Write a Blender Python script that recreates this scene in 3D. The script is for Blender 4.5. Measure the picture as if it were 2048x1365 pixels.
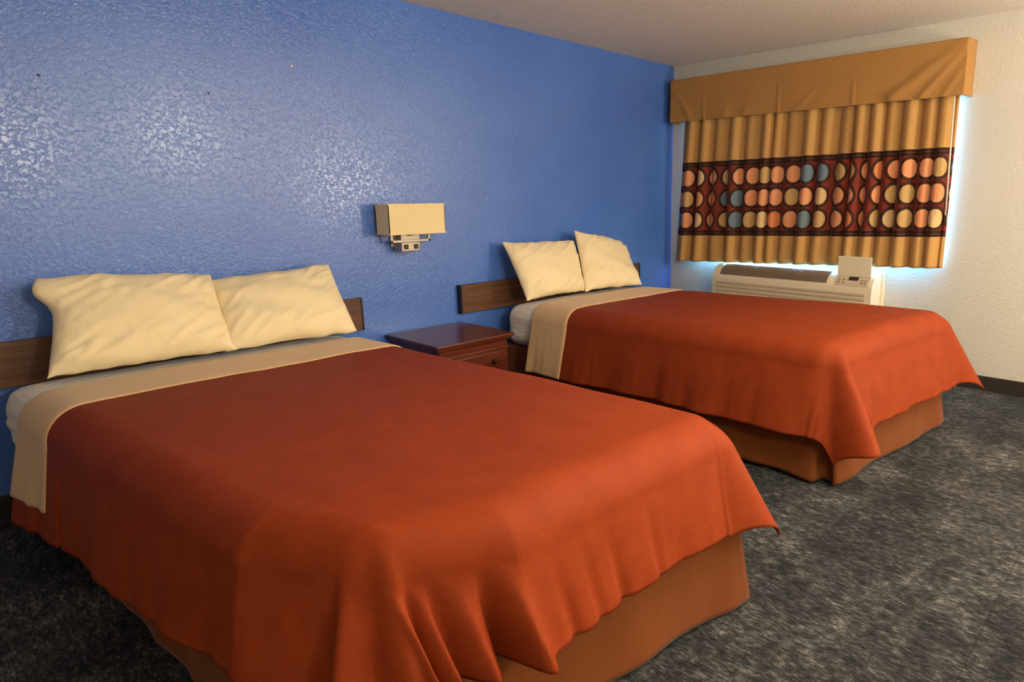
import bpy, bmesh, math, random
import numpy as np
from mathutils import Vector, Matrix, noise

for o in list(bpy.data.objects):
    bpy.data.objects.remove(o, do_unlink=True)
S = bpy.context.scene
COL = S.collection
PI = math.pi

# ------------------------------------------------------------------ camera
cam_data = bpy.data.cameras.new('camera')
cam = bpy.data.objects.new('camera', cam_data)
COL.objects.link(cam)
F_PX, CX, CY = 1298.98, 1219.3, 677.2
YAW, PITCH, ROLL = 0.7256, 0.2155, -0.0052
cam_data.sensor_fit = 'HORIZONTAL'
cam_data.sensor_width = 36.0
cam_data.lens = F_PX / 2048 * 36.0
cam_data.shift_x = (1024 - CX) / 2048
cam_data.shift_y = (CY - 682.5) / 2048
cam_data.clip_start = 0.05
fw = Vector((math.cos(YAW) * math.cos(PITCH), math.sin(YAW) * math.cos(PITCH), -math.sin(PITCH)))
rt = Vector((math.sin(YAW), -math.cos(YAW), 0))
up = rt.cross(fw)
r2 = math.cos(ROLL) * rt + math.sin(ROLL) * up
u2 = -math.sin(ROLL) * rt + math.cos(ROLL) * up
m = Matrix((r2, u2, -fw)).transposed().to_4x4()
m.translation = Vector((-4.9484, -3.6155, 1.3255))
cam.matrix_world = m
S.camera = cam

# ------------------------------------------------------------------ world, lights, exposure
S.view_settings.view_transform = 'Standard'
S.view_settings.look = 'None'
S.view_settings.gamma = 1.0
S.view_settings.use_curve_mapping = False
S.view_settings.exposure = 0.06

def srgb(r, g, b):
    def f(c):
        c /= 255.0
        return c / 12.92 if c <= 0.04045 else ((c + 0.055) / 1.055) ** 2.4
    return (f(r), f(g), f(b), 1.0)

W = bpy.data.worlds.new('daylight')
S.world = W
W.use_nodes = True
W.node_tree.nodes['Background'].inputs[0].default_value = srgb(150, 190, 255)
W.node_tree.nodes['Background'].inputs[1].default_value = 1.0

def light(name, kind, loc, energy, color, size=0.1, rot=(0, 0, 0), size_y=None):
    d = bpy.data.lights.new(name, kind)
    d.energy = energy
    d.color = color[:3]
    if kind == 'AREA':
        d.size = size
        if size_y:
            d.shape = 'RECTANGLE'
            d.size_y = size_y
    else:
        d.shadow_soft_size = size
    o = bpy.data.objects.new(name, d)
    o.location = loc
    o.rotation_euler = rot
    COL.objects.link(o)
    return o

WARM = (1.0, 0.87, 0.68)
light('desk_lamp_light', 'POINT', (-0.75, -4.70, 1.50), 104, WARM, 0.12)
light('ceiling_fill_uplight', 'AREA', (-1.6, -4.3, 1.80), 62, WARM, 0.3, (PI, 0, 0))  # added upward fill to brighten the ceiling, no lamp stands here
light('wall_lamp_light', 'POINT', (-3.95, -4.9, 1.80), 84, (1.0, 0.88, 0.72), 0.12)
light('overhead_fill_light', 'POINT', (-3.0, -3.2, 1.85), 52, (1.0, 0.90, 0.74), 0.2)  # added soft fill for bed tops and ceiling, not a real fixture
# daylight coming in through the window behind the curtain
light('window_daylight', 'AREA', (0.16, -1.3, 1.46), 230, (0.20, 0.56, 1.0), 1.95, (PI / 2, 0, PI / 2), 1.25)

# ------------------------------------------------------------------ helpers
def link(name, me, mat=None, parent=None, smooth=False):
    o = bpy.data.objects.new(name, me)
    COL.objects.link(o)
    if mat:
        me.materials.append(mat)
    if parent:
        o.parent = parent
    if smooth:
        for p in me.polygons:
            p.use_smooth = True
    return o

def obj(name, bm, mat=None, parent=None, smooth=False, recalc=True):
    me = bpy.data.meshes.new(name)
    if recalc:
        bmesh.ops.recalc_face_normals(bm, faces=bm.faces)
    bm.to_mesh(me)
    bm.free()
    return link(name, me, mat, parent, smooth)

def thing(name, label, cat, loc=(0, 0, 0), group=None):
    o = bpy.data.objects.new(name, None)
    o.empty_display_size = 0.05
    COL.objects.link(o)
    o.location = loc
    return tag(o, label, cat, group)

def tag(o, label, cat, group=None):
    o['label'] = label
    o['category'] = cat
    if group:
        o['group'] = group
    return o

def struct(o):
    o['kind'] = 'structure'
    return o

def add_box(bm, x0, x1, y0, y1, z0, z1, bev=0.0, seg=2):
    b2 = bmesh.new()
    bmesh.ops.create_cube(b2, size=1.0)
    for v in b2.verts:
        v.co = Vector(((x0 + x1) / 2 + v.co.x * (x1 - x0), (y0 + y1) / 2 + v.co.y * (y1 - y0),
                       (z0 + z1) / 2 + v.co.z * (z1 - z0)))
    if bev > 0:
        bmesh.ops.bevel(b2, geom=list(b2.edges), offset=bev, segments=seg, profile=0.5, affect='EDGES')
    me = bpy.data.meshes.new('tmp')
    b2.to_mesh(me)
    b2.free()
    bm.from_mesh(me)
    bpy.data.meshes.remove(me)
    return bm

def box(*a, **k):
    return add_box(bmesh.new(), *a, **k)

def local(o, parent_loc):
    """shift a mesh built in world coordinates into its parent's frame"""
    o.data.transform(Matrix.Translation(-Vector(parent_loc)))
    return o

def add_prism_y(bm, prof, y0, y1):
    """profile of (x, z) points swept along y, closed with caps"""
    n = len(prof)
    a = [bm.verts.new((x, y0, z)) for x, z in prof]
    b = [bm.verts.new((x, y1, z)) for x, z in prof]
    for i in range(n):
        j = (i + 1) % n
        bm.faces.new((a[i], a[j], b[j], b[i]))
    bm.faces.new(a[::-1])
    bm.faces.new(b)
    return bm

def add_cyl(bm, p0, p1, r, seg=16, r2=None):
    p0, p1 = Vector(p0), Vector(p1)
    d = p1 - p0
    q = d.to_track_quat('Z', 'Y').to_matrix().to_4x4()
    q.translation = (p0 + p1) / 2
    bmesh.ops.create_cone(bm, cap_ends=True, segments=seg, radius1=r, radius2=r if r2 is None else r2,
                          depth=d.length, matrix=q)
    return bm

def grid_mesh(name, pts, uvs=None):
    """pts: array (nu, nv, 3)"""
    nu, nv, _ = pts.shape
    me = bpy.data.meshes.new(name)
    idx = np.arange(nu * nv).reshape(nu, nv)
    f = np.stack([idx[:-1, :-1], idx[1:, :-1], idx[1:, 1:], idx[:-1, 1:]], -1).reshape(-1, 4)
    me.from_pydata(pts.reshape(-1, 3).tolist(), [], f.tolist())
    if uvs is not None:
        lay = me.uv_layers.new(name='UVMap')
        fl = uvs.reshape(-1, 2)[f.reshape(-1)]
        lay.data.foreach_set('uv', fl.astype(np.float32).ravel())
    me.update()
    return me

def sm(a, b, x):
    t = np.clip((np.asarray(x, float) - a) / (b - a), 0, 1)
    return t * t * (3 - 2 * t)

def nz(x, y, z=0.0):
    return noise.noise(Vector((x, y, z)))

def nza(X, Y, z=0.0):
    X = np.asarray(X, float)
    Y = np.asarray(Y, float) + 0 * X
    X = X + 0 * Y
    return np.array([nz(a, b, z) for a, b in zip(X.ravel(), Y.ravel())]).reshape(X.shape)

# ------------------------------------------------------------------ node helpers
class Sk:
    """a socket (or number) with arithmetic that adds Math nodes"""
    def __init__(self, nt, s):
        self.nt, self.s = nt, s
    def op(self, kind, *others, clamp=False):
        n = self.nt.nodes.new('ShaderNodeMath')
        n.operation = kind
        n.use_clamp = clamp
        for i, v in enumerate((self,) + others):
            if isinstance(v, Sk):
                self.nt.links.new(v.s, n.inputs[i])
            else:
                n.inputs[i].default_value = v
        return Sk(self.nt, n.outputs[0])
    def __add__(self, o): return self.op('ADD', o)
    def __sub__(self, o): return self.op('SUBTRACT', o)
    def __mul__(self, o): return self.op('MULTIPLY', o)
    def __truediv__(self, o): return self.op('DIVIDE', o)
    def gt(self, o): return self.op('GREATER_THAN', o)
    def lt(self, o): return self.op('LESS_THAN', o)
    def floor(self): return self.op('FLOOR')
    def fract(self): return self.op('FRACT')
    def sin(self): return self.op('SINE')
    def sqrt(self): return self.op('SQRT')
    def abs(self): return self.op('ABSOLUTE')

class Mat:
    def __init__(self, name, color=(0.8, 0.8, 0.8, 1), rough=0.5, spec=0.5, metal=0.0, sheen=0.0):
        self.m = bpy.data.materials.new(name)
        self.m.use_nodes = True
        self.nt = self.m.node_tree
        self.b = self.nt.nodes['Principled BSDF']
        self.b.inputs['Base Color'].default_value = color
        self.b.inputs['Roughness'].default_value = rough
        self.b.inputs['Specular IOR Level'].default_value = spec
        self.b.inputs['Metallic'].default_value = metal
        if sheen:
            self.b.inputs['Sheen Weight'].default_value = sheen
            self.b.inputs['Sheen Roughness'].default_value = 0.4
    def new(self, t): return self.nt.nodes.new(t)
    def coord(self, which='Object', scale=None):
        c = self.new('ShaderNodeTexCoord').outputs[which]
        if scale is not None:
            mp = self.new('ShaderNodeMapping')
            mp.inputs['Scale'].default_value = scale
            self.nt.links.new(c, mp.inputs['Vector'])
            c = mp.outputs[0]
        return c
    def noise(self, vec, scale, detail=3.0, rough=0.5, dist=0.0):
        n = self.new('ShaderNodeTexNoise')
        n.inputs['Scale'].default_value = scale
        n.inputs['Detail'].default_value = detail
        n.inputs['Roughness'].default_value = rough
        n.inputs['Distortion'].default_value = dist
        self.nt.links.new(vec, n.inputs['Vector'])
        return Sk(self.nt, n.outputs['Fac'])
    def xyz(self, vec):
        s = self.new('ShaderNodeSeparateXYZ')
        self.nt.links.new(vec, s.inputs[0])
        return [Sk(self.nt, o) for o in s.outputs]
    def ramp(self, fac, stops, interp='LINEAR'):
        r = self.new('ShaderNodeValToRGB')
        r.color_ramp.interpolation = interp
        el = r.color_ramp.elements
        while len(el) < len(stops):
            el.new(0.5)
        for e, (p, c) in zip(el, stops):
            e.position = p
            e.color = c
        self.nt.links.new(fac.s, r.inputs[0])
        return r.outputs[0]
    def mix(self, fac, a, b, mode='MIX'):
        n = self.new('ShaderNodeMix')
        n.data_type = 'RGBA'
        n.blend_type = mode
        for sock, v in ((n.inputs[0], fac), (n.inputs[6], a), (n.inputs[7], b)):
            if isinstance(v, Sk):
                self.nt.links.new(v.s, sock)
            elif isinstance(v, bpy.types.NodeSocket):
                self.nt.links.new(v, sock)
            else:
                sock.default_value = v
        return n.outputs[2]
    def color(self, c):
        self.nt.links.new(c, self.b.inputs['Base Color'])
        return self
    def bump(self, h, strength=0.3, dist=0.01):
        n = self.new('ShaderNodeBump')
        n.inputs['Strength'].default_value = strength
        n.inputs['Distance'].default_value = dist
        self.nt.links.new(h.s, n.inputs['Height'])
        self.nt.links.new(n.outputs[0], self.b.inputs['Normal'])
        return self

# ------------------------------------------------------------------ materials
def mat_blue_wall():
    M = Mat('blue_wall_paint', srgb(64, 104, 182), 0.25, 0.8)
    v = M.coord('Object')
    big = M.noise(v, 1.3, 3)
    M.color(M.ramp(big, [(0.3, srgb(72, 116, 206)), (0.7, srgb(82, 128, 214))]))
    n = M.noise(v, 58, 4, 0.6, 0.8)
    knock = n.op('MINIMUM', 0.55)                 # flattened plateaus: a knock-down texture
    fine = M.noise(v, 260, 2)
    valley = (n.op('MULTIPLY', -1.0) + 0.56).op('MULTIPLY', 8.0, clamp=True)
    M.bump(knock + fine * valley * 0.06, 0.42, 0.010)
    return M.m

def mat_white_wall():
    M = Mat('white_wall_paint', srgb(206, 201, 188), 0.55, 0.4)
    v = M.coord('Object')
    n = M.noise(v, 55, 3, 0.55, 0.5)
    M.bump(n.op('SMOOTH_MIN', 0.58, 0.06), 0.45, 0.01)
    return M.m

def mat_popcorn():
    M = Mat('popcorn_ceiling', srgb(236, 226, 214), 0.9, 0.2)
    v = M.coord('Object')
    n = M.noise(v, 95, 4, 0.7)
    M.color(M.ramp(n, [(0.35, srgb(214, 204, 192)), (0.65, srgb(250, 242, 232))]))
    M.bump(n, 0.6, 0.015)
    return M.m

def mat_carpet():
    M = Mat('grey_streaked_carpet', srgb(70, 68, 66), 0.95, 0.15)
    obj_v = M.coord('Object')
    sv = M.coord('Object', (120, 34, 1))
    sv2 = M.coord('Object', (34, 14, 1))
    streak = M.noise(sv, 1.0, 5, 0.7)
    mid = M.noise(sv2, 1.0, 4, 0.65)
    patch = M.noise(obj_v, 2.6, 4, 0.6, 0.4)
    fine = M.noise(obj_v, 330, 2)
    t = streak * 0.70 + mid * 0.42 + patch * 0.36 + fine * 0.22 - 0.35
    c = M.ramp(t, [(0.38, srgb(30, 31, 33)), (0.50, srgb(54, 55, 57)), (0.59, srgb(88, 88, 87)), (0.71, srgb(152, 147, 136))])
    X, Y, Z = M.xyz(obj_v)
    # carpet-tile seams
    fx = ((X / 0.61) + 0.13).fract()
    fy = ((Y / 0.61) + 0.41).fract()
    seam = fx.lt(0.007).op('MAXIMUM', fy.lt(0.007))
    M.color(M.mix(seam * 0.45, c, srgb(26, 26, 26)))
    M.bump(streak + fine * 0.6, 0.6, 0.006)
    return M.m

def mat_cloth_uv(name, c0, c1, pitch=0.014, bump=0.25, rough=0.75, sheen=0.12, spec=0.25, contrast=0.6):
    """matelasse weave: fine rows of zigzag ridges laid out in cloth metres"""
    M = Mat(name, c0, rough, spec, 0, sheen)
    uv = M.coord('UV')
    U, V, _ = M.xyz(uv)
    zig = ((U * (2 * PI / 0.017)).sin()) * 0.55
    rows = ((V * (2 * PI / pitch)) + zig * 1.8).sin() * 0.5 + 0.5
    n = M.noise(uv, 9, 4, 0.6)
    thr = M.noise(M.coord('UV', (420, 60, 1)), 1.0, 2)
    M.color(M.ramp(rows * 0.22 * contrast + n * 0.5 + thr * 0.35 - 0.05 * contrast, [(0.25, c0), (0.75, c1)]))
    M.bump(rows + thr * 0.5 + n * 0.4, bump, 0.003)
    return M.m

def mat_linen(name, c, rough=0.8, sheen=0.1, sc=7.0, st=0.25):
    M = Mat(name, c, rough, 0.25, 0, sheen)
    v = M.coord('Object')
    a = M.noise(v, sc, 4, 0.55, 0.6)
    f = M.noise(v, 500, 1)
    M.bump(a + f * 0.03, st, 0.02)
    return M.m

def mat_wood(name, c0, c1, c2, axis='x', rough=0.4, sc=1.0, spec=0.5):
    M = Mat(name, c1, rough, spec)
    s = {'x': (2.2 * sc, 40 * sc, 40 * sc), 'y': (40 * sc, 2.2 * sc, 40 * sc), 'z': (40 * sc, 40 * sc, 2.2 * sc)}[axis]
    v = M.coord('Object', s)
    n = M.noise(v, 1.0, 5, 0.6, 0.8)
    M.color(M.ramp(n, [(0.30, c0), (0.5, c1), (0.7, c2)]))
    M.bump(n, 0.06, 0.002)
    return M.m

def mat_curtain():
    """tan drapes with a dark band of three rows of coloured ovals, in cloth metres"""
    M = Mat('patterned_drape', srgb(190, 140, 72), 0.7, 0.25, 0, 0.1)
    uv = M.coord('UV')
    U, V, _ = M.xyz(uv)          # V: height in cloth metres, band 1.00..1.61
    B0, B1, CELL = 1.00, 1.615, 0.176
    R0 = B0 + 0.043
    cv = (V - R0) / CELL
    cu = U / CELL
    iu, iv = cu.floor(), cv.floor()
    du, dv = cu.fract() - 0.5, cv.fract() - 0.5
    d = (du * du * 1.10 + dv * dv).sqrt()
    wn = M.new('ShaderNodeTexWhiteNoise')
    wn.noise_dimensions = '2D'
    cb = M.new('ShaderNodeCombineXYZ')
    M.nt.links.new((iu + 0.5).s, cb.inputs[0])
    M.nt.links.new((iv + 0.5).s, cb.inputs[1])
    M.nt.links.new(cb.outputs[0], wn.inputs[0])
    rnd = Sk(M.nt, wn.outputs[0])
    disc = M.ramp(rnd, [(0.0, srgb(222, 150, 104)), (0.30, srgb(196, 158, 100)), (0.55, srgb(104, 122, 130)),
                        (0.80, srgb(212, 178, 124)), (0.96, srgb(208, 124, 74))], 'CONSTANT')
    thr = M.noise(M.coord('UV', (60, 700, 1)), 1.0, 2)
    rust, dark, mid = srgb(120, 44, 26), srgb(44, 16, 10), srgb(74, 46, 22)
    c = M.mix(d.lt(0.49), rust, dark)
    c = M.mix(d.lt(0.44), c, mid)
    c = M.mix(d.lt(0.405), c, dark)
    c = M.mix(d.lt(0.365), c, disc)
    # borders of the band
    edge = (V.lt(R0)).op('MAXIMUM', V.gt(R0 + 3 * CELL))
    c = M.mix(edge, c, dark)
    line = (V - (B0 + 0.02)).abs().lt(0.006).op('MAXIMUM', (V - (B1 - 0.022)).abs().lt(0.006))
    c = M.mix(line, c, mid)
    out = V.lt(B0).op('MAXIMUM', V.gt(B1))
    tan = M.ramp(thr, [(0.3, srgb(182, 136, 76)), (0.7, srgb(198, 152, 90))])
    M.color(M.mix(out, c, tan))
    M.bump(thr, 0.08, 0.001)
    return M.m

M_BLUE, M_WHITE, M_CEIL, M_CARPET = mat_blue_wall(), mat_white_wall(), mat_popcorn(), mat_carpet()
M_BASE = Mat('dark_vinyl_base', srgb(46, 40, 36), 0.45).m
M_COVER = mat_cloth_uv('rust_coverlet', srgb(130, 48, 17), srgb(158, 66, 27), pitch=0.0065, bump=0.10, rough=0.66, sheen=0.0, spec=0.14)
M_TAN = mat_cloth_uv('tan_fold', srgb(218, 180, 130), srgb(234, 198, 150), pitch=0.012, bump=0.15, contrast=0.3)
M_SKIRT = mat_linen('brown_skirt_cloth', srgb(118, 62, 20), 0.85, 0.1, 10, 0.15)
M_PILLOW = mat_linen('cream_cotton', srgb(244, 226, 184), 0.75, 0.1, 5, 0.16)
def mat_sheet():
    M = Mat('white_sheet', srgb(238, 228, 206), 0.75, 0.25, 0, 0.1)
    a = M.noise(M.coord('Object', (2, 2.2, 30)), 1.0, 3, 0.55, 0.4)
    b = M.noise(M.coord('Object'), 6, 4, 0.55, 0.6)
    M.bump(a * 1.0 + b * 0.3, 0.55, 0.03)
    return M.m
M_SHEET = mat_sheet()
M_BOX = mat_linen('dark_base_cloth', srgb(70, 34, 20), 0.9)
M_HEAD = mat_wood('walnut_headboard', srgb(70, 42, 24), srgb(96, 60, 34), srgb(120, 78, 46), 'x', 0.45)
M_HEADEND = Mat('black_edge_band', srgb(24, 18, 16), 0.5).m
M_CHERRY = mat_wood('cherry_wood', srgb(74, 32, 20), srgb(92, 42, 26), srgb(110, 54, 33), 'x', 0.26, 0.7)
M_BRASS = Mat('dark_bronze', srgb(60, 44, 34), 0.4, 0.5, 0.8).m
M_VAL = Mat('tan_valance_cloth', srgb(178, 130, 70), 0.75, 0.25, 0, 0.1)
_t = M_VAL.noise(M_VAL.coord('Object', (700, 700, 60)), 1.0, 2)
M_VAL.color(M_VAL.ramp(_t, [(0.3, srgb(168, 120, 64)), (0.7, srgb(184, 136, 76))]))
M_VAL = M_VAL.m
M_DRAPE = mat_curtain()
M_CREAM = Mat('cream_plastic', srgb(226, 212, 180), 0.45).m
M_CREAMD = Mat('beige_plastic', srgb(196, 178, 150), 0.5).m
M_DARKVENT = Mat('dark_vent', srgb(108, 94, 80), 0.6).m
M_SLAT = Mat('taupe_vent_slat', srgb(142, 122, 100), 0.5).m
M_SCREEN = Mat('dark_display', srgb(26, 30, 24), 0.25).m
M_BTN = Mat('grey_button', srgb(120, 116, 104), 0.5).m
M_LINING = Mat('white_lining', srgb(240, 240, 240), 0.9, 0.1).m
M_WAND = Mat('white_wand', srgb(240, 222, 200), 0.35).m
M_NICKEL = Mat('brushed_nickel', srgb(176, 166, 152), 0.38, 0.5, 0.7).m
M_BLACK = Mat('black_plastic', srgb(14, 12, 12), 0.4).m
M_SHADE = mat_linen('cream_linen_shade', srgb(242, 222, 172), 0.85, 0.1, 60, 0.06)
M_FRAME = Mat('white_window_frame', srgb(225, 228, 230), 0.4).m
M_GLASS = bpy.data.materials.new('window_glass')
M_GLASS.use_nodes = True
_nt = M_GLASS.node_tree
_nt.nodes.remove(_nt.nodes['Principled BSDF'])
_tr = _nt.nodes.new('ShaderNodeBsdfTransparent')
_gl = _nt.nodes.new('ShaderNodeBsdfGlossy')
_gl.inputs['Roughness'].default_value = 0.02
_mx = _nt.nodes.new('ShaderNodeMixShader')
_mx.inputs[0].default_value = 0.07
_nt.links.new(_tr.outputs[0], _mx.inputs[1])
_nt.links.new(_gl.outputs[0], _mx.inputs[2])
_nt.links.new(_mx.outputs[0], _nt.nodes['Material Output'].inputs[0])

# ------------------------------------------------------------------ room shell
XW, YB, H = -6.5, -5.4, 2.44
WY0, WY1, WZ0, WZ1 = -2.34, -0.30, 0.84, 2.10
struct(obj('floor', box(XW, 0.0, YB, 0.0, -0.1, 0.0), M_CARPET))
struct(obj('ceiling', box(XW, 0.0, YB, 0.0, H, H + 0.1), M_CEIL))
struct(obj('wall_left', box(XW - 0.1, 0.1, 0.0, 0.1, -0.1, H + 0.1), M_BLUE))
struct(obj('wall_back', box(XW - 0.1, 0.1, YB - 0.1, YB, -0.1, H + 0.1), M_WHITE))
struct(obj('wall_side', box(XW - 0.1, XW, YB, 0.0, -0.1, H + 0.1), M_WHITE))
bm = bmesh.new()
add_box(bm, 0, 0.1, YB, WY0, -0.1, H + 0.1)
add_box(bm, 0, 0.1, WY1, 0.0, -0.1, H + 0.1)
add_box(bm, 0, 0.1, WY0, WY1, -0.1, WZ0)
add_box(bm, 0, 0.1, WY0, WY1, WZ1, H + 0.1)
struct(obj('wall_right', bm, M_WHITE))
struct(obj('baseboard_right', box(-0.012, 0.0, YB, -0.012, 0.0, 0.1, bev=0.003), M_BASE))
struct(obj('baseboard_left', box(XW, 0.0, -0.012, 0.0, 0.0, 0.1, bev=0.003), M_BASE))
bm = bmesh.new()
for a in ((WY0, WY0 + 0.05, WZ0, WZ1), (WY1 - 0.05, WY1, WZ0, WZ1), (WY0, WY1, WZ0, WZ0 + 0.05), (WY0, WY1, WZ1 - 0.05, WZ1),
          ((WY0 + WY1) / 2 - 0.025, (WY0 + WY1) / 2 + 0.025, WZ0, WZ1)):
    add_box(bm, 0.05, 0.09, *a)
win = struct(obj('window_1', bm, M_FRAME))
obj('pane', box(0.066, 0.070, WY0 + 0.05, WY1 - 0.05, WZ0 + 0.05, WZ1 - 0.05), M_GLASS, win)

# small marks on the blue wall
for (x, z, r, mt, lab, nm) in ((-3.349, 1.995, 0.007, M_WAND, 'small white screw plug in the blue wall above and left of the lamp', 'screw_plug'),
        (-4.38, 1.822, 0.006, M_BLACK, 'dark nail head high on the blue wall above the left pillow of the nearer bed', 'nail'),
        (-3.757, 1.819, 0.005, M_BLACK, 'dark nail head on the blue wall, midway between the glare and the white screw plug', 'nail')):
    bm = add_cyl(bmesh.new(), (x, 0.0, z), (x, -0.004, z), r, 12, r * 0.7)
    tag(obj(nm, bm, mt), lab, nm.replace('_', ' '))

# ------------------------------------------------------------------ beds
def make_headboard(x0, x1, label):
    loc = (x0, -0.02, 0.5635)
    t = thing('headboard', label, 'headboard', loc, 'wall mounted headboards')
    local(obj('board', box(x0 + 0.012, x1 - 0.012, -0.045, 0.0, 0.5635, 0.752, bev=0.003), M_HEAD, t), loc)
    for a, b in ((x0, x0 + 0.013), (x1 - 0.013, x1)):
        e = local(obj('edge_band', box(a, b, -0.046, 0.0, 0.5625, 0.753, bev=0.003), M_HEADEND, t), loc)
    return t

make_headboard(-4.99, -3.097, 'long dark walnut headboard plank on the blue wall behind the nearer bed')
make_headboard(-2.408, -0.514, 'dark walnut headboard plank on the blue wall behind the bed by the window')

class Bed:
    def __init__(s, quad, seed, dl, dr, df, r=0.11, ears=(), flare=0.16, fold=1.0, slit=None, feet=(), rounding=(0, 0), zb=0.607, zk=0.024, round_fl=0.0, trim_l=0.0):
        s.trim_l = trim_l
        s.round_fl = round_fl
        # quad: head left, head right, foot right, foot left corners of the made-up bed
        s.quad = [np.array(q, float) for q in quad]
        s.x0, s.x1 = 0.0, (quad[1][0] - quad[0][0] + quad[2][0] - quad[3][0]) / 2
        s.yh = (quad[0][1] + quad[1][1]) / 2
        s.yf = (quad[2][1] + quad[3][1]) / 2
        s.seed, s.r, s.rounding, s.zb, s.zk = seed, r, rounding, zb, zk
        s.w, s.L = s.x1 - s.x0, s.yh - s.yf
        s.amax = [PI * r / 2 + d - r for d in (dl, dr, df)]
        s.ears, s.flare, s.fold, s.slit, s.feet = ears, flare, fold, slit, feet
    def ztop(s, y, q):
        """height of the made-up bed; q is -1..1 across"""
        return s.zb + s.zk * np.clip(-y, 0, 2.3) - 0.010 * np.abs(q) ** 4
    def warp(s, x, y):
        """straight bed coordinates -> the bed's real, slightly askew outline"""
        u = x / s.w
        v = (s.yh - y) / s.L
        hl, hr, fr, fl = s.quad
        o = [((1 - u) * hl[k] + u * hr[k]) * (1 - v) + ((1 - u) * fl[k] + u * fr[k]) * v for k in (0, 1)]
        c = np.clip(1 - u / 0.30, 0, 1) * np.clip((v - 0.80) / 0.2, 0, 1.3) * s.round_fl
        return o[0] + 0.10 * c, o[1] + 0.14 * c
    def drape(s, sc, tc, lift=0.0, noise_amp=1.0):
        """cloth metres (sc across, tc from the head edge) -> world"""
        r = s.r
        aL = np.maximum(r - sc, 0)
        aR = np.maximum(sc - (s.w - r), 0)
        aF = np.maximum(tc - (s.L - r), 0)
        a_s = np.maximum(aL, aR)
        sgn = np.where(aR > 0, 1.0, -1.0)
        rho = np.hypot(a_s, aF)
        phi = np.arctan2(aF, np.maximum(a_s, 1e-9))
        bx = s.x0 + np.clip(sc, r, s.w - r)
        by = s.yh - np.minimum(tc, s.L - r)
        cR = np.where(aR > 0, s.rounding[1], s.rounding[0])
        rho = rho * (1 - cR * np.where((a_s > 0) & (aF > 0), np.sin(2 * phi) ** 2, 0))
        arc = PI * r / 2
        th = np.minimum(rho, arc) / r
        ext = np.maximum(rho - arc, 0)
        out = r * np.sin(th) + ext * s.flare
        down = r * (1 - np.cos(th)) + ext * math.sqrt(1 - s.flare ** 2)
        q = (bx - s.x0) / s.w * 2 - 1
        z = s.ztop(by, q)
        dx, dy = sgn * np.cos(phi), -np.sin(phi)
        # corner ears: the spare cloth of the corner hangs out in a pointed fold
        corner = (a_s > 0) & (aF > 0)
        for side, p0, wd, k in s.ears:
            on = corner & (sgn == side)
            g = np.exp(-((phi - math.radians(p0)) / math.radians(wd)) ** 2)
            out = out + np.where(on, g * k * np.maximum(rho - 0.08, 0), 0)
        # long soft folds in the side drops
        hang = np.clip(ext / 0.28, 0, 1.3)
        per = np.where(aF > a_s, sc, -tc)
        f = nza(per * 3.1 + s.seed, 0 * per, 1.7) * 0.030 + nza(per * 8.0 + s.seed, rho * 1.2, 5.1) * 0.016 + nza(per * 19 + s.seed, rho * 3, 9.1) * 0.004
        only = np.where(corner, np.abs(np.cos(2 * phi)), 1.0)
        out = out + (f + 0.014) * hang * only * s.fold * (rho > arc)
        for s0, wd, amp in s.feet:                      # sharper folds in the foot drop
            out = out + (aF > a_s) * amp * np.exp(-((sc - s0 - 0.20 * (rho - arc)) / wd) ** 2) * np.clip(ext / 0.22, 0, 1)
        if s.slit:
            t0, wd, amp = s.slit
            sl = (aL > 0) & ~corner
            out = out - sl * amp * np.exp(-((tc - t0 - 0.12 * ext) / wd) ** 2) * np.clip((ext - 0.08) / 0.14, 0, 1)
        # little relief on the top
        relief = (nza(bx * 2.3 + s.seed, by * 2.3, 3.3) * 0.007 + nza(bx * 9 + s.seed, by * 5, 6.6) * 0.0018) * noise_amp
        nrm_up = np.cos(th)
        nrm_out = np.sin(th)
        x = bx + dx * (out + lift * nrm_out)
        y = by + dy * (out + lift * nrm_out)
        z = z + relief * nrm_up - down + lift * nrm_up
        x, y = s.warp(x, y)
        return np.stack([x, y, np.maximum(z, 0.03)], -1)
    def cloth(s, name, s0, s1, t0, t1, ns, nt_, mat, parent, lift=0.0, thick=0.006):
        a = np.linspace(s0, s1, ns)
        b = np.linspace(t0, t1, nt_)
        if s.slit and t1 > s.slit[0] + 0.1:
            b = np.sort(np.concatenate([b, s.slit[0] + np.linspace(-0.03, 0.09, 50)]))
        SC, TC = np.meshgrid(a, b, indexing='ij')
        SD = np.where(SC < 0, SC * (1 - s.trim_l * np.clip(TC / s.L, 0, 1)), SC)
        P = s.drape(SD, TC, lift * (1 - 0.7 * sm(t1 - 0.02, t1, TC)) if lift else 0.0)
        if parent is not None:
            P = P - np.array(parent.location)
        me = grid_mesh(name, P, np.stack([SC, TC], -1))
        o = link(name, me, mat, parent, True)
        md = o.modifiers.new('thickness', 'SOLIDIFY')
        md.thickness = thick
        md.offset = -1
        me.flip_normals() if me.polygons[len(me.polygons) // 2].normal.z < 0 else None
        return o

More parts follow.
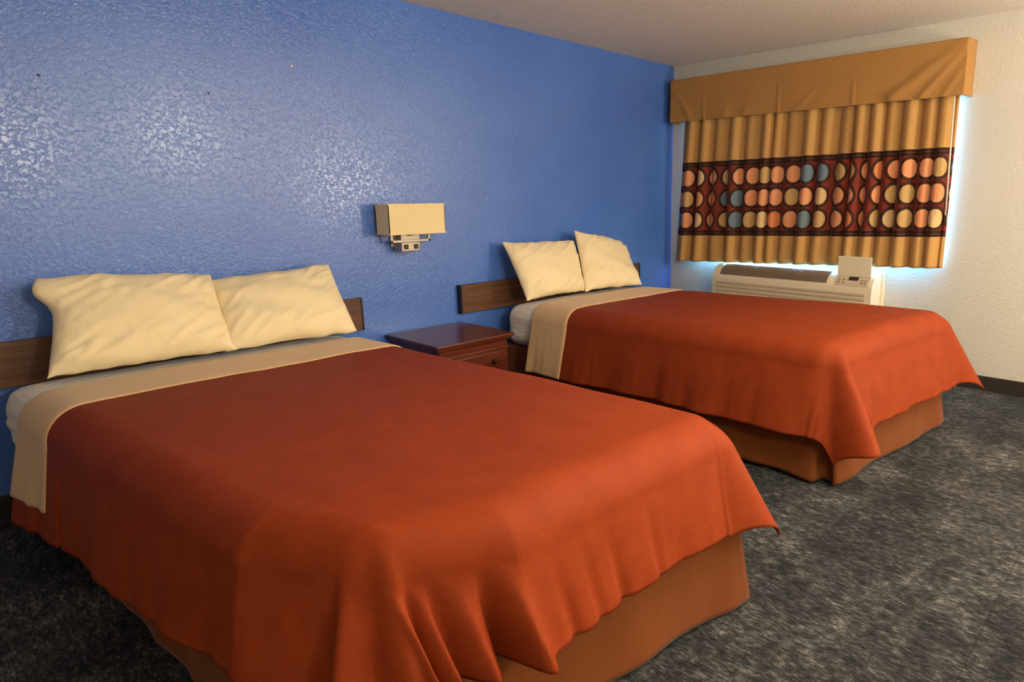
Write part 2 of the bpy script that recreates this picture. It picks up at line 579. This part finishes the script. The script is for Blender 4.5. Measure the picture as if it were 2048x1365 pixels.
def make_bed(B, bed_label, cover_label, skirt_pts, strip, base, head_y, tan=(0.0, 0.335)):
    loc = (float(np.mean([q[0] for q in B.quad])), (B.yf - 0.06) / 2, 0)
    t = thing('bed', bed_label, 'bed', loc, 'double beds along the blue wall')
    bm = box(0, 1, 0, 1, 0.0, 0.315)
    for v in bm.verts:                               # base: head left, head right, foot right, foot left
        k = (int(v.co.x > 0.5), int(v.co.y > 0.5))
        v.co.x, v.co.y = base[{(0, 1): 0, (1, 1): 1, (1, 0): 2, (0, 0): 3}[k]]
    bmesh.ops.bevel(bm, geom=list(bm.edges), offset=0.01, segments=2, affect='EDGES')
    local(obj('box_spring', bm, M_BOX, t), loc)
    # mattress under a white sheet: a rounded slab whose top follows the bed's height
    bm = box(0.012, B.w - 0.012, B.yf + 0.075, head_y, 0.315, 0.60, bev=0.085, seg=6)
    bmesh.ops.subdivide_edges(bm, edges=[e for e in bm.edges if e.calc_length() > 0.3], cuts=40, use_grid_fill=True)
    bmesh.ops.subdivide_edges(bm, edges=[e for e in bm.edges if e.calc_length() > 0.05 and abs(e.verts[0].co.z - e.verts[1].co.z) > 0.04], cuts=10, use_grid_fill=True)
    for v in bm.verts:
        q = v.co.x / B.w * 2 - 1
        k = max(0.0, (v.co.z - 0.355) / 0.245)
        head = float(sm(-1.0, -0.7, v.co.y))
        if abs(q) > 0.9:
            f = nz(v.co.y * 1.6 + v.co.z * 2, v.co.z * 24, B.seed) + 0.4 * nz(v.co.y * 3, v.co.z * 55, B.seed)
            v.co.x += math.copysign(1, q) * 0.013 * head * f * float(sm(0.9, 0.97, abs(q)))
        v.co.z += k * (float(B.ztop(v.co.y, q)) - 0.60 - 0.016)
        v.co.z += 0.004 * nz(v.co.x * 5, v.co.y * 5, B.seed) * k
        v.co.x, v.co.y = B.warp(v.co.x, v.co.y)
    local(obj('mattress', bm, M_SHEET, t, True), loc)
    # bed skirt: a hanging strip round three sides with a pleat at each foot corner
    pts = skirt_pts
    P, arcs = [], [0.0]
    for (ax, ay, nx, ny), (bx, by, mx, my) in zip(pts[:-1], pts[1:]):
        n = max(2, int(math.hypot(bx - ax, by - ay) / 0.02))
        for i in range(n):
            f = i / n
            P.append((ax + (bx - ax) * f, ay + (by - ay) * f, nx + (mx - nx) * f, ny + (my - ny) * f))
    P.append(pts[-1])
    P = np.array(P)
    d = np.hypot(np.diff(P[:, 0]), np.diff(P[:, 1]))
    s_ = np.concatenate([[0], np.cumsum(d)])
    zz = np.linspace(0.325, 0.012, 22)
    rows = np.zeros((len(P), len(zz), 3))
    hem = 0.010 + 0.016 * (nza(s_ * 2.2, 0 * s_, B.seed + 4) + 0.45).clip(0)
    for j, z in enumerate(zz):
        f = (0.325 - z) / 0.313
        wave = (nza(s_ * 3.0, 0 * s_, B.seed) * 0.022 + nza(s_ * 9.0, 0 * s_ + f, B.seed + 2) * 0.008) * f
        o_ = 0.042 * f + wave
        rows[:, j, 0] = P[:, 0] + P[:, 2] * o_
        rows[:, j, 1] = P[:, 1] + P[:, 3] * o_
        rows[:, j, 2] = 0.325 + (hem - 0.325) * f
    me = grid_mesh('bed_skirt', rows - np.array(loc))
    o = link('bed_skirt', me, M_SKIRT, t, True)
    md = o.modifiers.new('thickness', 'SOLIDIFY'); md.thickness = 0.004; md.offset = 0
    # coverlet with the tan fold-back at the head
    root = thing('coverlet', cover_label, 'bedspread', (loc[0], loc[1], 0.6), 'rust coverlets on the beds')
    r = B.r
    B.cloth('quilted_cover', r - B.amax[0], B.w - r + B.amax[1], 0.0, B.L - r + B.amax[2], 190, 230, M_COVER, root)
    B.cloth('folded_border', r - B.amax[0] + strip[0], B.w - r + B.amax[1] - strip[1], tan[0] - 0.012, tan[1], 190, 44, M_TAN, root,
            lift=0.006, thick=0.003)
    return t

def skirt_path(hl, hr, fr, fl):
    k = 0.707
    (ax, ay), (dx, dy), (cx, cy), (bx, by) = hl, hr, fr, fl
    return [(ax, ay, -1, 0), (bx - 0.003, by + 0.10, -1, 0), (bx, by + 0.05, -1, 0), (bx + 0.05, by + 0.05, -0.3, -0.3),
            (bx + 0.06, by + 0.02, -k, -k), (bx + 0.03, by, -k, -k),
            (bx + 0.12, by - 0.015, 0, -1), (cx - 0.10, cy, 0, -1), (cx - 0.03, cy, 0.3, -1), (cx, cy + 0.03, 1, -0.3),
            (cx, cy + 0.10, 1, 0), (dx, dy, 1, 0)]

def inset(q, d=0.04):
    return [(q[0][0] + d, q[0][1]), (q[1][0] - d, q[1][1]), (q[2][0] - d, q[2][1] + d + 0.03), (q[3][0] + d + 0.04, q[3][1] + d + 0.05)]

QA = [(-4.69, -0.46), (-3.25, -0.46), (-3.23, -2.63), (-4.50, -2.60)]
QB = [(-2.15, -0.46), (-0.86, -0.46), (-0.86, -2.66), (-2.21, -2.52)]
BA = Bed(QA, 11.3, 0.47, 0.36, 0.365, trim_l=0.30, r=0.12, round_fl=1.0, rounding=(0.1, 0.20), flare=0.12,
         ears=((1, 48, 24, 0.42), (-1, 30, 13, 0.25), (-1, 64, 12, 0.30)), slit=(0.44, 0.009, 0.09),
         feet=((0.02, 0.022, 0.06), (0.07, 0.02, -0.05), (0.115, 0.022, 0.045), (0.16, 0.018, -0.055), (0.215, 0.035, 0.05), (0.305, 0.026, -0.10), (0.37, 0.03, 0.05), (0.50, 0.02, -0.014), (0.60, 0.02, -0.012), (0.70, 0.02, -0.014), (0.86, 0.02, -0.010)))
BB = Bed(QB, 27.9, 0.43, 0.42, 0.43, r=0.115, rounding=(0.14, 0.20), zb=0.618, zk=0.026,
         ears=((-1, 66, 15, 0.55), (1, 42, 24, 0.42)), feet=((0.10, 0.026, 0.055), (0.035, 0.022, -0.055)))
SA = [(-4.62, -0.1), (-3.22, -0.1), (-3.18, -2.63), (-4.46, -2.42)]
SB = [(-2.10, -0.1), (-0.92, -0.1), (-0.92, -2.63), (-2.17, -2.50)]
make_bed(BA, 'nearer double bed with white sheeted mattress and brown skirt, in the foreground',
         'rust red coverlet with tan fold spread over the nearer bed in the foreground',
         skirt_path(*SA), (0.10, 0.10), inset(SA), -0.10)
make_bed(BB, 'farther double bed with white sheeted mattress and brown skirt, under the window',
         'rust red coverlet with tan fold spread over the farther bed by the window',
         skirt_path(*SB), (0.0, 0.0), inset(SB), -0.14)

# ------------------------------------------------------------------ pillows
def pillow(label, tl, tr, br, bl, seed, T=0.10, wr=1.0, ear=None, group=None):
    tl, tr, br, bl = [np.array(p, float) for p in (tl, tr, br, bl)]
    c = (tl + tr + br + bl) / 4
    nu, nv = 64, 48
    u = np.sin(np.linspace(-1, 1, nu) * PI / 2)
    v = np.sin(np.linspace(-1, 1, nv) * PI / 2)
    U, V = np.meshgrid(u, v, indexing='ij')
    # edges bow in a little between the corners
    Ub = U * (1 - 0.035 * (1 - V ** 2))
    Vb = V * (1 - 0.050 * (1 - U ** 2))
    fu, fv = (Ub + 1) / 2, (Vb + 1) / 2
    mid = ((1 - fu) * (1 - fv))[..., None] * bl + (fu * (1 - fv))[..., None] * br + ((1 - fu) * fv)[..., None] * tl + (fu * fv)[..., None] * tr
    ax = (tr + br) - (tl + bl)
    ay = (tl + tr) - (bl + br)
    n = np.cross(ax, ay)
    n /= np.linalg.norm(n)
    if n[1] > 0:
        n = -n
    e = np.clip((1 - U ** 2) * (1 - V ** 2), 0, 1)
    h = e ** 0.42
    base = (U + V * 0.55)
    w1 = nza(U * 1.2 + V * 2.2 + seed, V * 0.6 - U * 0.5, seed) * 0.020
    ridg = 1 - np.abs(nza(U * 3.0 - V * 3.2 + seed, (U + V) * 0.7, seed + 3)) * 2
    w2 = np.clip(ridg, 0, 1) ** 3 * 0.014 * np.clip(sm(-0.1, 0.8, np.abs(V)) + sm(0.3, 0.9, np.abs(U)) * 0.6, 0, 1)
    w3 = nza(U * 9 + seed, V * 5, seed + 7) * 0.004
    rim = np.clip(e * 8, 0, 1)
    front = mid + (h * T + (w1 + w2 + w3) * rim * wr)[..., None] * n
    back = mid - (h * T * 0.42)[..., None] * n
    if ear:
        eu, ev, su, sv, d = ear
        g = np.exp(-((U - eu) / su) ** 2 - ((V - ev) / sv) ** 2)
        front = front + g[..., None] * np.array(d)
        back = back + g[..., None] * np.array(d)
    wob = (nza(U * 4 + seed, V * 4, seed + 11) * 0.012)[..., None] * (1 - rim)[..., None] * (ay / np.linalg.norm(ay))
    front = front + wob
    back = back + wob
    me = bpy.data.meshes.new('pillow')
    idx = np.arange(nu * nv).reshape(nu, nv)
    f = np.stack([idx[:-1, :-1], idx[1:, :-1], idx[1:, 1:], idx[:-1, 1:]], -1).reshape(-1, 4)
    vs = np.concatenate([front.reshape(-1, 3), back.reshape(-1, 3)]) - c
    me.from_pydata(vs.tolist(), [], f.tolist() + (f[:, ::-1] + nu * nv).tolist())
    me.update()
    bm = bmesh.new()
    bm.from_mesh(me)
    bmesh.ops.remove_doubles(bm, verts=bm.verts, dist=0.0004)
    bmesh.ops.recalc_face_normals(bm, faces=bm.faces)
    bm.to_mesh(me)
    bm.free()
    o = link('pillow', me, M_PILLOW, None, True)
    o.location = c
    return tag(o, label, 'pillow', group)

pillow('cream pillow with loose open case end, left one on the nearer bed', (-4.47, -0.10, 1.02), (-3.885, -0.10, 0.965), (-3.90, -0.37, 0.635), (-4.575, -0.33, 0.635),
       3.1, 0.105, 1.0, ear=(-1.0, 0.80, 0.28, 0.35, (-0.07, -0.02, -0.015)), group='pillows on the nearer bed')
pillow('smooth cream pillow with one raised corner, right one on the nearer bed', (-3.90, -0.10, 0.935), (-3.305, -0.10, 0.97), (-3.325, -0.40, 0.635), (-3.945, -0.36, 0.635),
       8.7, 0.095, 0.8, group='pillows on the nearer bed')
pillow('cream pillow leaning on headboard, nearest the nightstand on the window bed', (-2.085, -0.10, 1.02), (-1.415, -0.12, 1.0), (-1.49, -0.31, 0.64), (-2.08, -0.33, 0.64),
       14.2, 0.085, 0.8, group='pillows on the farther bed')
pillow('tilted cream pillow with peaked corner, nearest the curtain on the window bed', (-1.415, -0.13, 1.07), (-0.83, -0.10, 0.955), (-0.96, -0.42, 0.64), (-1.52, -0.34, 0.64),
       21.5, 0.085, 0.8, group='pillows on the farther bed')

# ------------------------------------------------------------------ nightstand
NX0, NX1, NY0, NY1, NZ = -2.955, -2.395, -0.565, -0.015, 0.508
loc = ((NX0 + NX1) / 2, (NY0 + NY1) / 2, 0)
ns = thing('nightstand', 'dark cherry wood nightstand with moulded top standing between the two beds', 'nightstand', loc)
bm = bmesh.new()
add_box(bm, NX0, NX1, NY0, NY1, NZ - 0.022, NZ, bev=0.006, seg=3)
add_box(bm, NX0 + 0.012, NX1 - 0.012, NY0 + 0.012, NY1, NZ - 0.036, NZ - 0.021, bev=0.004)
local(obj('table_top', bm, M_CHERRY, ns), loc)
bm = bmesh.new()
add_box(bm, NX0 + 0.035, NX1 - 0.035, NY0 + 0.035, NY1, 0.06, NZ - 0.034)
add_box(bm, NX0 + 0.028, NX1 - 0.028, NY0 + 0.027, NY1, NZ - 0.094, NZ - 0.082, bev=0.004)
local(obj('case', bm, M_CHERRY, ns), loc)
local(obj('plinth', box(NX0 + 0.025, NX1 - 0.025, NY0 + 0.025, NY1, 0.0, 0.07, bev=0.006), M_CHERRY, ns), loc)
for z0, z1 in ((0.255, 0.405), (0.085, 0.24)):
    dr = local(obj('drawer', box(NX0 + 0.055, NX1 - 0.055, NY0 + 0.020, NY0 + 0.05, z0, z1, bev=0.006), M_CHERRY, ns), loc)
    for kx in ((NX0 + NX1) / 2 - 0.12, (NX0 + NX1) / 2 + 0.12):
        bm = bmesh.new()
        zc = (z0 + z1) / 2 + 0.02
        add_cyl(bm, (kx, NY0 + 0.022, zc), (kx, NY0 + 0.004, zc), 0.006, 12)
        bmesh.ops.create_uvsphere(bm, u_segments=14, v_segments=10, radius=0.014, matrix=Matrix.Translation((kx, NY0 - 0.002, zc)))
        local(obj('knob', bm, M_BRASS, dr, True), loc)

# ------------------------------------------------------------------ wall lamp
LX0, LX1, LY, LZ0, LZ1 = -2.958, -2.578, -0.165, 1.112, 1.288
loc = ((LX0 + LX1) / 2, 0, 1.02)
wl = thing('wall_lamp', 'wall lamp with cream box shade on the blue wall above the nightstand', 'lamp', loc)
bm = bmesh.new()
for a in ((LX0, LX1, LY, LY + 0.004), (LX0, LX1, -0.024, -0.02), (LX0, LX0 + 0.004, LY, -0.02), (LX1 - 0.004, LX1, LY, -0.02)):
    add_box(bm, *a, LZ0, LZ1)
for a in ((LX0 - 0.0015, LX1 + 0.0015, LY - 0.0015, LY + 0.002), (LX0 - 0.0015, LX0 + 0.002, LY, -0.02), (LX1 - 0.002, LX1 + 0.0015, LY, -0.02)):
    add_box(bm, *a, LZ0 - 0.001, LZ0 + 0.008)
    add_box(bm, *a, LZ1 - 0.008, LZ1 + 0.001)
local(obj('lamp_shade', bm, M_SHADE, wl), loc)
xc = (LX0 + LX1) / 2
local(obj('backplate', box(xc - 0.10, xc + 0.10, -0.018, 0.0, 1.03, 1.20, bev=0.004), M_NICKEL, wl), loc)
bm = bmesh.new()
add_box(bm, xc - 0.135, xc + 0.135, -0.075, -0.06, 1.060, 1.075, bev=0.002)
for x in (xc - 0.135, xc + 0.12):
    add_box(bm, x, x + 0.015, -0.075, -0.06, 1.060, 1.125, bev=0.002)
add_box(bm, xc - 0.065, xc + 0.065, -0.07, -0.018, 1.05, 1.118, bev=0.004)
local(obj('bracket', bm, M_NICKEL, wl), loc)
sb = local(obj('switch_box', box(xc - 0.084, xc + 0.040, -0.105, -0.018, 1.008, 1.062, bev=0.004), M_NICKEL, wl), loc)
for x in (xc - 0.055, xc + 0.012):
    local(obj('switch', box(x - 0.014, x + 0.014, -0.111, -0.104, 1.021, 1.049, bev=0.002), M_BLACK, sb), loc)
local(obj('bulb_holder', add_cyl(bmesh.new(), (xc, -0.09, 1.10), (xc, -0.09, 1.20), 0.018, 14), M_CREAM, wl), loc)

# ------------------------------------------------------------------ window valance
nu, nv = 260, 40
yv = np.linspace(-0.078, -2.40, nu)
zv = np.linspace(0, 1, nv)
Yv, Tv = np.meshgrid(yv, zv, indexing='ij')         # Tv 0 top .. 1 bottom
ztopv = 2.295
Zv = ztopv - (ztopv - 1.948) * Tv
Xv = -0.150 + 0 * Yv
def ridge(y0, t0, y1, t1, wd, amp):
    """soft crease from (y0,t0) to (y1,t1), in valance coordinates"""
    global Xv
    a = np.array([y0, -t0 * 0.347]); b = np.array([y1, -t1 * 0.347])
    P = np.stack([Yv, -Tv * 0.347], -1)
    d = b - a
    f = np.clip(((P - a) @ d) / (d @ d), 0, 1)
    dist = np.linalg.norm(P - a - f[..., None] * d, axis=-1)
    Xv = Xv - amp * np.exp(-(dist / wd) ** 2) * (0.25 + 0.75 * f)
ridge(-2.39, 0.05, -1.95, 0.92, 0.035, 0.020)
ridge(-2.39, 0.15, -2.14, 0.97, 0.022, 0.014)
ridge(-2.39, 0.45, -2.28, 0.97, 0.016, 0.008)
ridge(-0.42, 0.4, -0.42, 1.0, 0.012, 0.006)
ridge(-1.10, 0.45, -1.10, 1.0, 0.010, 0.007)
ridge(-1.68, 0.5, -1.68, 1.0, 0.010, 0.007)
ridge(-1.42, 0.55, -1.24, 1.0, 0.022, 0.008)
ridge(-0.85, 0.6, -0.80, 1.0, 0.03, 0.007)
ridge(-0.65, 0.6, -0.62, 1.0, 0.03, 0.007)
ridge(-0.10, 0.15, -0.28, 0.9, 0.025, 0.008)
Xv = Xv - 0.010 * nza(Yv * 5, Tv * 1.5, 2.2) * Tv
front = np.stack([Xv, Yv, Zv], -1)
ret = np.linspace(0, 1, 10)[1:]
def side(y, xs, skew):
    out = []
    for k in xs:
        out.append(np.stack([(Xv[0] * 0 - 0.150) * (1 - k), 0 * zv + y - skew * k, Zv[0] - 0.0 * k], -1))
    return np.array(out)
left = side(-0.078, ret, 0)[::-1]
right = side(-2.40, ret, 0.012)
P = np.concatenate([left, front, right], 0)
o = link('valance', grid_mesh('valance', P), M_VAL, None, True)
md = o.modifiers.new('thickness', 'SOLIDIFY'); md.thickness = 0.004; md.offset = 0
vl = tag(o, 'plain tan fabric valance boxed across the top of the window', 'valance')
obj('mounting_board', box(-0.14, -0.0, -2.39, -0.088, 2.27, 2.289), M_FRAME, vl)
bm = add_box(bmesh.new(), -0.1515, -0.1495, -2.396, -2.393, 1.95, 2.294)
obj('corner_seam', bm, M_VAL, vl)

# ------------------------------------------------------------------ curtain
random.seed(5)
nu, nv = 900, 60
Y0, Y1 = -0.135, -2.385
NF = 18
knots = np.cumsum([0.7 + 0.6 * random.random() for _ in range(NF)])
knots = knots / knots[-1]
kn = np.concatenate([[0], knots])
uu = np.linspace(0, 1, nu)
ph = np.interp(uu, kn, np.arange(NF + 1))
amp_k = np.array([0.75 + 0.5 * random.random() for _ in range(NF + 1)])
tv = np.linspace(0, 1, nv)                   # 0 top .. 1 bottom
P = np.zeros((nu, nv, 3))
prev = None
for j, t in enumerate(tv):
    f = ph + 0.22 * nza(ph * 0.45, 0 * ph + t * 1.1, 4.4) * t
    a = np.interp(f, np.arange(NF + 1), amp_k)
    fr = f - np.floor(f)
    prof = (0.5 + 0.5 * np.cos(2 * PI * fr)) ** 1.9
    lean = 0.020 * np.sin(2 * PI * fr) * a
    A = 0.062 + 0.008 * t
    x = -0.060 - A * a * prof - 0.006 * nza(ph * 2.1, 0 * ph + t * 2, 7.7)
    Yt = Y0 - 0.02 + 0.07 * t
    # outer return to the wall at the right end
    e = np.clip((uu - 0.975) / 0.025, 0, 1)
    yy = Yt + (Y1 - Yt) * np.minimum(uu, 0.975) - 0.028 * e ** 0.5 - lean * (1 - e)
    x = x * (1 - e) + (-0.052 - 0.01 * (1 - t)) * e
    e2 = np.clip(1 - uu / 0.02, 0, 1)            # the left edge turns back to the wall
    x = x * (1 - e2) - 0.028 * e2
    P[:, j, 0] = x
    P[:, j, 1] = yy
    hem = 0.748 + 0.036 * (-yy - 0.13)
    P[:, j, 2] = 2.03 + (hem - 2.03) * t + (0.004 * nza(ph * 1.0, 0 * ph, 1.1) if t > 0.98 else 0)
# cloth width used by the pattern: measured along the pleats
d = np.linalg.norm(np.diff(P[:, nv // 2], axis=0), axis=1)
su = np.concatenate([[0], np.cumsum(d)]) * 1.02 + 0.06
# cloth height used by the pattern: constant along the cloth, so the band keeps to the weave
hv = 2.03 + (0.775 - 2.03) * tv
uvs = np.stack([np.repeat(su[:, None], nv, 1), np.repeat(hv[None, :], nu, 0)], -1)
loc = (-0.09, -1.23, 2.03)
ct = thing('curtain', 'tan pleated curtain with dark band of coloured ovals drawn over the window', 'curtain', loc)
o = link('drape', grid_mesh('drape', P - np.array(loc), uvs), M_DRAPE, ct, True)
md = o.modifiers.new('thickness', 'SOLIDIFY'); md.thickness = 0.003; md.offset = 0
PL = P.copy()
PL[:, :, 0] += 0.011
lin = link('lining', grid_mesh('lining', PL - np.array(loc)), M_LINING, ct, True)
lin['label'] = 'white back lining'
local(obj('wand', add_cyl(bmesh.new(), (-0.138, -2.345, 2.0), (-0.145, -2.365, 1.19), 0.0055, 10), M_WAND, ct, True), loc)
local(obj('track', box(-0.075, -0.045, -2.37, -0.10, 2.028, 2.055, bev=0.003), M_FRAME, ct), loc)

# ------------------------------------------------------------------ wall air conditioner
AY0, AY1 = -1.945, -0.60
loc = (0, (AY0 + AY1) / 2, 0)
ac = thing('air_conditioner', 'cream through-wall air conditioner with open control lid, under the curtain', 'air conditioner', loc)
def arc_prof(off=0.0):
    pts = [(0.0, 0.752)]
    for k in range(13):
        a = PI / 2 + (PI / 2) * k / 12
        pts.append((-0.085 + 0.135 * math.cos(a) - 0.0, 0.645 + 0.107 * math.sin(a)))
    return pts
prof = arc_prof() + [(-0.22, 0.64), (-0.22, 0.10), (0.0, 0.10)]
bm = bmesh.new()
add_prism_y(bm, prof, AY0, AY1)
local(obj('housing', bm, M_CREAM, ac), loc)
def on_arc(f):
    a = PI / 2 + (PI / 2) * f
    return Vector((-0.085 + 0.135 * math.cos(a), 0, 0.645 + 0.107 * math.sin(a))), Vector((math.cos(a) / 0.135, 0, math.sin(a) / 0.107)).normalized()
# top air vent following the curved edge
def strip(bm, y0, y1, f0, f1, off, n=10):
    prev = None
    for k in range(n + 1):
        p, nn = on_arc(f0 + (f1 - f0) * k / n)
        q = p + nn * off
        a = bm.verts.new((q.x, y0, q.z)); b = bm.verts.new((q.x, y1, q.z))
        if prev:
            bm.faces.new((prev[0], prev[1], b, a))
        prev = (a, b)
vent = bmesh.new()
strip(vent, AY1 - 0.07, -1.605, 0.10, 0.80, 0.0015)
vt = local(obj('top_vent', vent, M_DARKVENT, ac), loc)
bm = bmesh.new()
for k in range(11):
    p, nn = on_arc(0.12 + 0.66 * k / 10)
    p = p + nn * 0.003
    add_box(bm, p.x - 0.004, p.x + 0.004, -1.60, AY1 - 0.075, p.z - 0.0025, p.z + 0.003)
for k in range(1, 4):
    y = AY1 - 0.07 + (-1.605 - AY1 + 0.07) * k / 4
    strip(bm, y - 0.004, y + 0.004, 0.10, 0.80, 0.006)
local(obj('vent_grille', bm, M_SLAT, vt), loc)
bm = bmesh.new()
for k in range(12):
    z = 0.612 - k * 0.033
    add_box(bm, -0.2275, -0.218, AY0 + 0.04, AY1 - 0.04, z - 0.011, z + 0.011, bev=0.004)
local(obj('front_grille', bm, M_CREAMD, ac), loc)
bm = bmesh.new()
strip(bm, -1.665, AY0 + 0.03, 0.16, 0.86, 0.002)
cp = local(obj('control_panel', bm, M_CREAMD, ac), loc)
bm = bmesh.new()
strip(bm, -1.765, -1.835, 0.42, 0.60, 0.006, 4)
local(obj('display', bm, M_SCREEN, cp), loc)
for y in (-1.69, -1.725, -1.86, -1.885):
    for f in (0.55, 0.68):
        bm = bmesh.new()
        strip(bm, y, y - 0.014, f, f + 0.07, 0.006, 3)
        local(obj('button', bm, M_BTN, cp), loc)
bm = box(-0.006, 0.006, -0.125, 0.125, 0.0, 0.150, bev=0.004)
lid = obj('lid', bm, M_CREAM, ac)
lid.location = (-0.166, -1.793 - loc[1], 0.733)
lid.rotation_euler = (0, math.radians(-3), 0)
local(obj('wall_sleeve', box(-0.035, 0.0, AY0 - 0.02, AY1 + 0.01, 0.09, 0.760, bev=0.004), M_CREAM, ac), loc)
